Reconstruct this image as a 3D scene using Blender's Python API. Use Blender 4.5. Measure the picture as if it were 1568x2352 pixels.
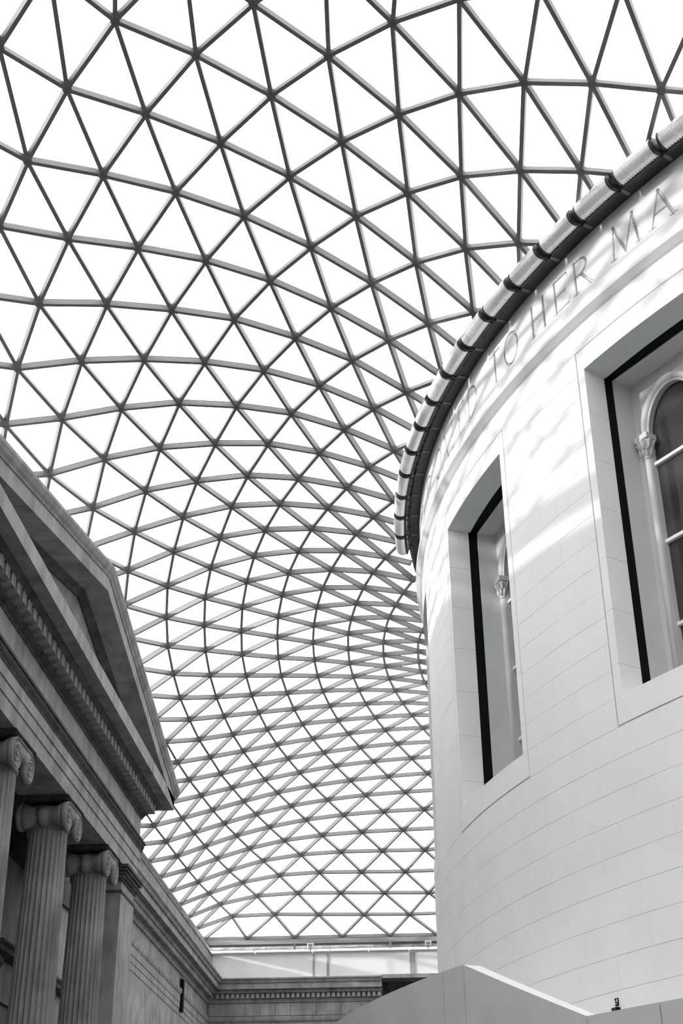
import bpy, math, random
import numpy as np
from mathutils import Vector, Matrix

# ------------------------------------------------------------------ scene reset
for o in list(bpy.data.objects):
    bpy.data.objects.remove(o, do_unlink=True)
scene = bpy.context.scene
C = scene.collection
random.seed(7)
RNG = np.random.default_rng(5)

# ------------------------------------------------------------------ camera
CAM_POS = np.array([-23.278861, -33.199604, 2.164454])
CAM_ROT = np.array([[0.99857241, 0.05265062, -0.00900273],      # right
                    [0.03219867, -0.45885355, 0.88792830],      # up
                    [-0.04261904, 0.88695058, 0.45989378]])     # forward
F_PX, PP_Y = 2926.699, 152.125
cam_data = bpy.data.cameras.new('camera')
cam_data.sensor_fit = 'VERTICAL'
cam_data.sensor_height = 36.0
cam_data.sensor_width = 24.0
cam_data.lens = F_PX / 2352.0 * 36.0
cam_data.shift_y = PP_Y / 2352.0
cam_data.clip_end = 500
cam = bpy.data.objects.new('camera', cam_data)
C.objects.link(cam)
mw = Matrix.Identity(4)
for i in range(3):
    mw[i][0] = CAM_ROT[0][i]; mw[i][1] = CAM_ROT[1][i]; mw[i][2] = -CAM_ROT[2][i]; mw[i][3] = CAM_POS[i]
cam.matrix_world = mw
scene.camera = cam

# ------------------------------------------------------------------ light
world = bpy.data.worlds.new('overcast_sky')
scene.world = world
world.use_nodes = True
bg = world.node_tree.nodes['Background']
bg.inputs[0].default_value = (1.0, 1.0, 1.0, 1)
bg.inputs[1].default_value = 3.8
SUN_AZ, SUN_EL = 25.0, 12.0
sun_data = bpy.data.lights.new('sun', 'SUN')
sun_data.energy = 3.8
sun_data.angle = math.radians(1.3)
sun = bpy.data.objects.new('sun', sun_data)
C.objects.link(sun)
_sd = Vector((-math.cos(math.radians(SUN_AZ)) * math.cos(math.radians(SUN_EL)),
              -math.sin(math.radians(SUN_AZ)) * math.cos(math.radians(SUN_EL)),
              math.sin(math.radians(SUN_EL))))
sun.rotation_euler = _sd.to_track_quat('Z', 'Y').to_euler()
sun.location = (-60, -60, 60)
vs = scene.view_settings
vs.view_transform = 'Standard'
vs.look = 'None'
vs.exposure = 0.0
vs.gamma = 1.0
vs.use_curve_mapping = False

# ------------------------------------------------------------------ materials
def new_mat(name):
    m = bpy.data.materials.new(name)
    m.use_nodes = True
    return m, m.node_tree, m.node_tree.nodes['Principled BSDF']

def stone(name, c0, c1, scale=1.2, rough=0.8, bump=0.15, streak=0.0, grain=0.03):
    m, nt, b = new_mat(name)
    L = nt.links
    tc = nt.nodes.new('ShaderNodeTexCoord')
    n1 = nt.nodes.new('ShaderNodeTexNoise'); n1.inputs['Scale'].default_value = scale; n1.inputs['Detail'].default_value = 6
    L.new(tc.outputs['Object'], n1.inputs['Vector'])
    cr = nt.nodes.new('ShaderNodeValToRGB')
    cr.color_ramp.elements[0].position = 0.3; cr.color_ramp.elements[0].color = (c0, c0, c0, 1)
    cr.color_ramp.elements[1].position = 0.7; cr.color_ramp.elements[1].color = (c1, c1, c1, 1)
    L.new(n1.outputs[0], cr.inputs[0])
    col = cr.outputs[0]
    if streak > 0:                                   # rain streaks and soot, a wear pattern of the stone
        mp = nt.nodes.new('ShaderNodeMapping'); mp.inputs['Scale'].default_value = (1.6, 1.6, 0.45)
        L.new(tc.outputs['Object'], mp.inputs[0])
        n2 = nt.nodes.new('ShaderNodeTexNoise'); n2.inputs['Scale'].default_value = 1.6; n2.inputs['Detail'].default_value = 8
        L.new(mp.outputs[0], n2.inputs['Vector'])
        r2 = nt.nodes.new('ShaderNodeValToRGB')
        r2.color_ramp.elements[0].position = 0.35; r2.color_ramp.elements[0].color = (1 - streak,) * 3 + (1,)
        r2.color_ramp.elements[1].position = 0.6; r2.color_ramp.elements[1].color = (1, 1, 1, 1)
        L.new(n2.outputs[0], r2.inputs[0])
        mx = nt.nodes.new('ShaderNodeMixRGB'); mx.blend_type = 'MULTIPLY'; mx.inputs[0].default_value = 1
        L.new(col, mx.inputs[1]); L.new(r2.outputs[0], mx.inputs[2]); col = mx.outputs[0]
    n3 = nt.nodes.new('ShaderNodeTexNoise'); n3.inputs['Scale'].default_value = 28; n3.inputs['Detail'].default_value = 4
    L.new(tc.outputs['Object'], n3.inputs['Vector'])
    bp = nt.nodes.new('ShaderNodeBump'); bp.inputs['Strength'].default_value = bump; bp.inputs['Distance'].default_value = grain
    L.new(n3.outputs[0], bp.inputs['Height']); L.new(bp.outputs[0], b.inputs['Normal'])
    L.new(col, b.inputs['Base Color'])
    b.inputs['Roughness'].default_value = rough
    b.inputs['Specular IOR Level'].default_value = 0.25
    return m

def plain(name, c, rough=0.5, metal=0.0, spec=0.4):
    m, nt, b = new_mat(name)
    n = nt.nodes.new('ShaderNodeTexNoise'); n.inputs['Scale'].default_value = 6
    cr = nt.nodes.new('ShaderNodeValToRGB')
    cr.color_ramp.elements[0].color = (c * 0.93,) * 3 + (1,); cr.color_ramp.elements[1].color = (min(1, c * 1.07),) * 3 + (1,)
    tc = nt.nodes.new('ShaderNodeTexCoord'); nt.links.new(tc.outputs['Object'], n.inputs['Vector'])
    nt.links.new(n.outputs[0], cr.inputs[0]); nt.links.new(cr.outputs[0], b.inputs['Base Color'])
    b.inputs['Roughness'].default_value = rough; b.inputs['Metallic'].default_value = metal
    b.inputs['Specular IOR Level'].default_value = spec
    return m

def thin_glass(name, tint, gloss):
    m = bpy.data.materials.new(name); m.use_nodes = True
    nt = m.node_tree; nt.nodes.clear()
    out = nt.nodes.new('ShaderNodeOutputMaterial')
    tr = nt.nodes.new('ShaderNodeBsdfTransparent'); gl = nt.nodes.new('ShaderNodeBsdfGlossy'); mx = nt.nodes.new('ShaderNodeMixShader')
    n = nt.nodes.new('ShaderNodeTexNoise'); n.inputs['Scale'].default_value = 0.7; n.inputs['Detail'].default_value = 5
    tc = nt.nodes.new('ShaderNodeTexCoord'); nt.links.new(tc.outputs['Object'], n.inputs['Vector'])
    cr = nt.nodes.new('ShaderNodeValToRGB')
    cr.color_ramp.elements[0].color = (tint * 0.93,) * 3 + (1,); cr.color_ramp.elements[1].color = (tint,) * 3 + (1,)
    nt.links.new(n.outputs[0], cr.inputs[0]); nt.links.new(cr.outputs[0], tr.inputs[0])
    gl.inputs[0].default_value = (1, 1, 1, 1); gl.inputs['Roughness'].default_value = 0.04
    mx.inputs[0].default_value = gloss
    nt.links.new(tr.outputs[0], mx.inputs[1]); nt.links.new(gl.outputs[0], mx.inputs[2]); nt.links.new(mx.outputs[0], out.inputs[0])
    return m

M_DRUM = stone('pale_limestone', 0.83, 0.88, 0.9, 0.75, 0.04, 0.0, 0.004)
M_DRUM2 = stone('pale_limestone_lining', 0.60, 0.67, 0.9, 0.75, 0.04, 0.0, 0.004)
M_CUT = stone('letter_shade_stone', 0.42, 0.5, 2.0)  # groove shade of the cut letters, painted as darker stone
M_JOINT = stone('joint_mortar', 0.55, 0.62, 3.0)
M_OLD = stone('weathered_stone', 0.215, 0.335, 0.8, 0.85, 0.3, 0.28)
M_OLD_D = stone('soot_shade_stone', 0.045, 0.09, 1.5, 0.85, 0.35, 0.25)  # sooty carving, with shade of mouldings, soffits and porch ceiling painted in
M_PAVE = stone('floor_stone', 0.06, 0.08, 0.6, 0.6, 0.1)  # unseen floor, toned dark to hold back bounce light
M_STEEL = plain('painted_steel', 0.17, 0.45)
M_NODE = plain('node_steel', 0.12, 0.45)
M_GASK = plain('black_gasket', 0.02, 0.6)
M_PANE = thin_glass('roof_glass', 0.97, 0.03)
M_DARK = plain('dark_metal', 0.035, 0.4)
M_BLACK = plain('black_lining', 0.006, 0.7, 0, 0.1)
M_CHROME = plain('ribbed_reflector', 0.9, 0.2, 0.3, 0.6)
M_CAP = plain('lamp_cap', 0.05, 0.35, 0.3)
M_WHITE = plain('white_paint', 0.82, 0.5)
M_WGLASS = plain('window_glass', 0.05, 0.06, 0.0, 0.6)
M_BEAMW = plain('edge_beam_paint', 0.3, 0.5)
M_CLER = thin_glass('clerestory_glass', 0.95, 0.05)

# ------------------------------------------------------------------ mesh helpers
class MB:
    def __init__(s): s.v = []; s.f = []; s.m = []
    def add(s, vs, fs, mi=0):
        o = len(s.v); s.v += [tuple(map(float, p)) for p in vs]
        s.f += [tuple(o + i for i in f) for f in fs]; s.m += [mi] * len(fs); return s
    def box(s, x0, x1, y0, y1, z0, z1, mi=0):
        v = [(x0, y0, z0), (x1, y0, z0), (x1, y1, z0), (x0, y1, z0), (x0, y0, z1), (x1, y0, z1), (x1, y1, z1), (x0, y1, z1)]
        return s.add(v, [(0, 3, 2, 1), (4, 5, 6, 7), (0, 1, 5, 4), (1, 2, 6, 5), (2, 3, 7, 6), (3, 0, 4, 7)], mi)
    def prism(s, poly, z0, z1, mi=0):                # poly of (x, y), counter-clockwise
        n = len(poly)
        v = [(x, y, z0) for x, y in poly] + [(x, y, z1) for x, y in poly]
        f = [tuple(range(n - 1, -1, -1)), tuple(range(n, 2 * n))] + [(i, (i + 1) % n, n + (i + 1) % n, n + i) for i in range(n)]
        return s.add(v, f, mi)
    def loft(s, rings, close_ring=True, caps=True, mi=0):
        n = len(rings[0]); v = [p for r in rings for p in r]; f = []
        for i in range(len(rings) - 1):
            for j in range(n if close_ring else n - 1):
                k = (j + 1) % n
                f.append((i * n + j, i * n + k, (i + 1) * n + k, (i + 1) * n + j))
        if caps and close_ring:
            f.append(tuple(range(n - 1, -1, -1))); f.append(tuple((len(rings) - 1) * n + j for j in range(n)))
        return s.add(v, f, mi)
    def tube(s, pts, r, n=8, mi=0, caps=True):
        rings = []; pts = [Vector(p) for p in pts]
        for i, p in enumerate(pts):
            d = (pts[min(i + 1, len(pts) - 1)] - pts[max(i - 1, 0)]).normalized()
            a = d.orthogonal().normalized() if i == 0 else (a - d * a.dot(d)).normalized()
            b = d.cross(a)
            rr = r[i] if isinstance(r, (list, tuple)) else r
            rings.append([tuple(p + (a * math.cos(t) + b * math.sin(t)) * rr) for t in [2 * math.pi * k / n for k in range(n)]])
        return s.loft(rings, True, caps, mi)
    def lathe(s, prof, cx, cy, n=24, mi=0):           # prof of (r, z)
        rings = [[(cx + r * math.cos(2 * math.pi * k / n), cy + r * math.sin(2 * math.pi * k / n), z) for k in range(n)] for r, z in prof]
        return s.loft(rings, True, True, mi)
    def build(s, name, mats, parent=None, smooth=False):
        me = bpy.data.meshes.new(name)
        me.from_pydata(s.v, [], s.f)
        for m in (mats if isinstance(mats, (list, tuple)) else [mats]): me.materials.append(m)
        if isinstance(mats, (list, tuple)) and len(mats) > 1: me.polygons.foreach_set('material_index', s.m)
        if smooth: me.polygons.foreach_set('use_smooth', [True] * len(s.f))
        me.update()
        return link(name, me, parent)

def link(name, me, parent=None):
    o = bpy.data.objects.new(name, me); C.objects.link(o)
    if parent is not None: o.parent = parent
    return o
def empty(name, loc=(0, 0, 0)):
    o = bpy.data.objects.new(name, None); C.objects.link(o); o.location = loc; o.empty_display_size = 0.2
    return o
def tag(o, label=None, cat=None, group=None, kind=None):
    if label: o['label'] = label
    if cat: o['category'] = cat
    if group: o['group'] = group
    if kind: o['kind'] = kind
    return o
def recalc(o):
    import bmesh
    bm = bmesh.new(); bm.from_mesh(o.data); bmesh.ops.recalc_face_normals(bm, faces=bm.faces); bm.to_mesh(o.data); bm.free()
    return o
def copy_tree(o, parent=None):
    c = o.copy(); C.objects.link(c); c.parent = parent
    for ch in list(o.children): copy_tree(ch, c)
    return c
def rad(a): return a * math.pi / 180.0
def PP(a, R, z): return (R * math.cos(rad(a)), R * math.sin(rad(a)), z)
def to_px(X):
    v = (np.atleast_2d(X) - CAM_POS) @ CAM_ROT.T
    return np.stack([784 + F_PX * v[:, 0] / v[:, 2], 1176 + PP_Y - F_PX * v[:, 1] / v[:, 2]], 1), v[:, 2]

# ================================================================== SETTING
RD = 22.53                                            # outer radius of the clad drum
EX, EYF, EYN = 36.625, 51.125, 46.025                 # roof plan: half width, far edge, near edge
floor = MB().box(-37.5, 37.5, -47, 52, -0.3, 0).build('floor', M_PAVE)
tag(floor, 'darkened stone floor of the covered court', 'floor', kind='structure')

# profile of the old court walls: (distance inward from the roof edge, height)
def straight_wall(side):
    """ 'left' runs along y at x = -EX + d ; 'far' runs along x at y = EYF - d ; both mitred in the far left corner """
    if side == 'left': return lambda d, t: (-EX + d, t if t is not None else EYF - d)
    return lambda d, t: (t if t is not None else -EX + d, EYF - d)
def run(name, side, prof, t0, t1, mat, parent):
    """ sweep a closed profile along a wall; t = None means the mitred corner """
    fn = straight_wall(side); mb = MB()
    rings = [[(*fn(d, t), z) for d, z in prof] for t in (t0, t1)]
    mb.loft(rings)
    return recalc(mb.build(name, mat, parent))

wl = MB().box(-37.6, -EX + 0.5, -EYN, EYF - 0.5, 0, 16.9).build('wall_left', M_OLD)
tag(wl, 'weathered stone court wall behind the portico on the left', 'wall', kind='structure')
wf = MB().box(-EX + 0.5, -25.0, EYF - 0.5, EYF + 0.6, 0, 16.9).box(-25.0, EX, EYF + 6.0, EYF + 7.0, 0, 18.5).box(-25.6, -25.0, EYF + 0.6, EYF + 6.0, 0, 18.5).box(-25.0, EX, EYF + 0.6, EYF + 6.0, 18.0, 18.5).box(-25.0, EX, EYF - 0.5, EYF + 6.0, 0, 15.35).build('wall_far', M_OLD)
tag(wf, 'weathered stone court wall at the far end', 'wall', kind='structure')
wn = MB().box(-37.6, 37.6, -EYN - 1.0, -EYN, 0, 19.6).build('wall_near', M_OLD)
tag(wn, 'stone court wall behind the viewer', 'wall', kind='structure')
wo = MB().box(EX, 37.6, -EYN, EYF, 0, 19.6).build('wall_opposite', M_OLD)
tag(wo, 'stone court wall beyond the drum', 'wall', kind='structure')

CORN = [(0.45, 15.42), (0.6, 15.46), (0.66, 15.66), (0.7, 15.68), (0.7, 15.98), (0.98, 16.0), (1.06, 16.14), (1.06, 16.2), (1.33, 16.2),
        (1.33, 16.53), (1.42, 16.56), (1.48, 16.68), (1.58, 16.76), (1.58, 16.84), (0.45, 16.98)]
PARA = [(0.3, 16.93), (0.73, 16.93), (0.73, 18.40), (0.78, 18.40), (0.78, 18.49), (0.3, 18.49)]
CLER = [(0.35, 18.49), (0.5, 18.49), (0.5, 18.98), (0.35, 18.98)]
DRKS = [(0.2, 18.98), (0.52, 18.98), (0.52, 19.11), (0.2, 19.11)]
BEAM = [(-0.6, 19.11), (0.25, 19.11), (0.25, 19.46), (-0.6, 19.46)]
BAND = [(0.45, 14.30), (0.55, 14.30), (0.62, 14.40), (0.66, 14.56), (0.66, 14.62), (0.45, 14.66)]
for side, wall, t0, t1, t1b in (('left', wl, 12.35, None, None), ('far', wf, None, -25.0, EX)):
    run('cornice', side, CORN, t0, t1, M_OLD, wall)
    run('parapet', side, PARA, -EYN if side == 'left' else t0, t1b, M_OLD if side == 'left' else M_DRUM2, wall)
    run('clerestory_strip', side, CLER, -EYN if side == 'left' else t0, t1b, M_CLER, wall)
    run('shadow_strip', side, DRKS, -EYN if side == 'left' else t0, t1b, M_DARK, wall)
    run('edge_beam', side, BEAM, -EYN if side == 'left' else t0, t1b, M_BEAMW, wall)
    run('string_moulding', side, BAND, 11.2 if side == 'left' else t0, t1b if side == 'left' else -25.0, M_OLD, wall)
# outer roof-edge blocks, unseen; the left one added to block the low sun
MB().box(-37.8, -EX - 0.05, -EYN, EYF, 19.12, 19.72).build('roof_edge_block', M_OLD, wl)
MB().box(-37.8, 37.8, EYF + 0.6, EYF + 1.3, 19.12, 19.7).build('roof_edge_block', M_OLD, wf)
MB().box(-25.0, EX, EYF - 1.3, EYF + 0.2, 16.72, 16.95).build('ledge', M_OLD, wf)
# stepped fascias below the string moulding on the left wall
for i, (z0, z1) in enumerate([(13.93, 14.30), (13.60, 13.90), (13.27, 13.57)]):
    run('fascia', 'left', [(0.45, z0), (0.56 - 0.015 * i, z0), (0.56 - 0.015 * i, z1), (0.45, z1)], 11.2, None, M_OLD, wl)
# dentils of the two wall cornices
mb = MB(); y = 12.5
while y < EYF - 1.2:
    mb.box(-EX + 0.68, -EX + 0.95, y, y + 0.2, 15.70, 15.96); y += 0.32
tag(mb.build('dentil_row', M_OLD, wl), kind='stuff')
me = MB().box(-0.1, 0.1, -0.135, 0.135, 0, 0.26).build('dentil', M_OLD, wf)
me.location = (-EX + 1.2, EYF - 0.81, 15.70); x = -EX + 1.52
while x < -25.1:
    d = link('dentil', me.data, wf); d.location = (x, EYF - 0.81, 15.70); x += 0.32
# far wall: frieze stones under the cornice, parapet panels with upright strips
xs = [-36.05, -33.71, -32.75, -31.78, -30.82, -29.17, -27.62, -26.3, -25.05]
for a, b in zip(xs[:-1], xs[1:]):
    MB().box(a + 0.02, b - 0.02, EYF - 0.56 - random.random() * 0.03, EYF - 0.45, 14.68, 15.42).build('stone_block', M_OLD, wf)
for xx, w in ((-29.33, 0.10), (-28.41, 0.12), (-23.0, 0.34)):
    MB().box(xx - w / 2, xx + w / 2, EYF - 0.79, EYF - 0.70, 16.98, 18.40).build('parapet_strip', M_OLD, wf)
xs = [-35.88, -33.1, -29.4, -28.3, -25.8, -23.2, -20.4, -17.0]
for a, b in zip(xs[:-1], xs[1:]):
    MB().box(a + 0.03, b - 0.03, EYF - 0.98, EYF - 0.70, 18.495, 18.56).build('coping_stone', M_DRUM2, wf)
rail = MB()
rail.tube([(-35.9, EYF - 0.66, 18.74), (-14, EYF - 0.66, 18.74)], 0.025, 6)
for xx in (-33.2, -29.2, -28.3, -22.9, -18.0): rail.tube([(xx, EYF - 0.66, 18.5), (xx, EYF - 0.66, 18.74)], 0.03, 6)
rail.build('handrail', M_STEEL, wf)
for xx in (-30.57, -24.4, -18.3):
    MB().box(xx - 0.07, xx + 0.07, EYF - 0.62, EYF - 0.48, 18.72, 19.12).build('bracket', M_STEEL, wf)
for xx, lb in ((-29.53, 'small white floodlight on the far parapet, left one near the corner'), (-21.97, 'small white floodlight on the far parapet beside the drum')):
    e = empty('floodlight', (xx, EYF - 0.90, 18.745)); tag(e, lb, 'floodlight', 'floodlights on the far parapet')
    MB().box(-0.2, 0.2, -0.12, 0.12, 0.03, 0.28).build('housing', M_WHITE, e)
    MB().box(-0.14, 0.14, -0.16, -0.121, 0.07, 0.24).build('lens', M_STEEL, e)
    MB().box(-0.05, 0.05, -0.04, 0.04, -0.18, 0.03).build('stand', M_STEEL, e)
# dark slot recess box on the left wall
e = empty('wall_slot', (-EX + 0.52, 40.45, 13.45)); tag(e, 'tall dark slot on the left wall near the far corner', 'slot')
MB().box(0, 0.19, -0.2, 0.2, 0, 1.72).build('slot_body', M_BLACK, e)
MB().box(0, 0.2, -0.24, 0.24, 1.72, 1.80).build('slot_lintel', M_OLD, e)

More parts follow.
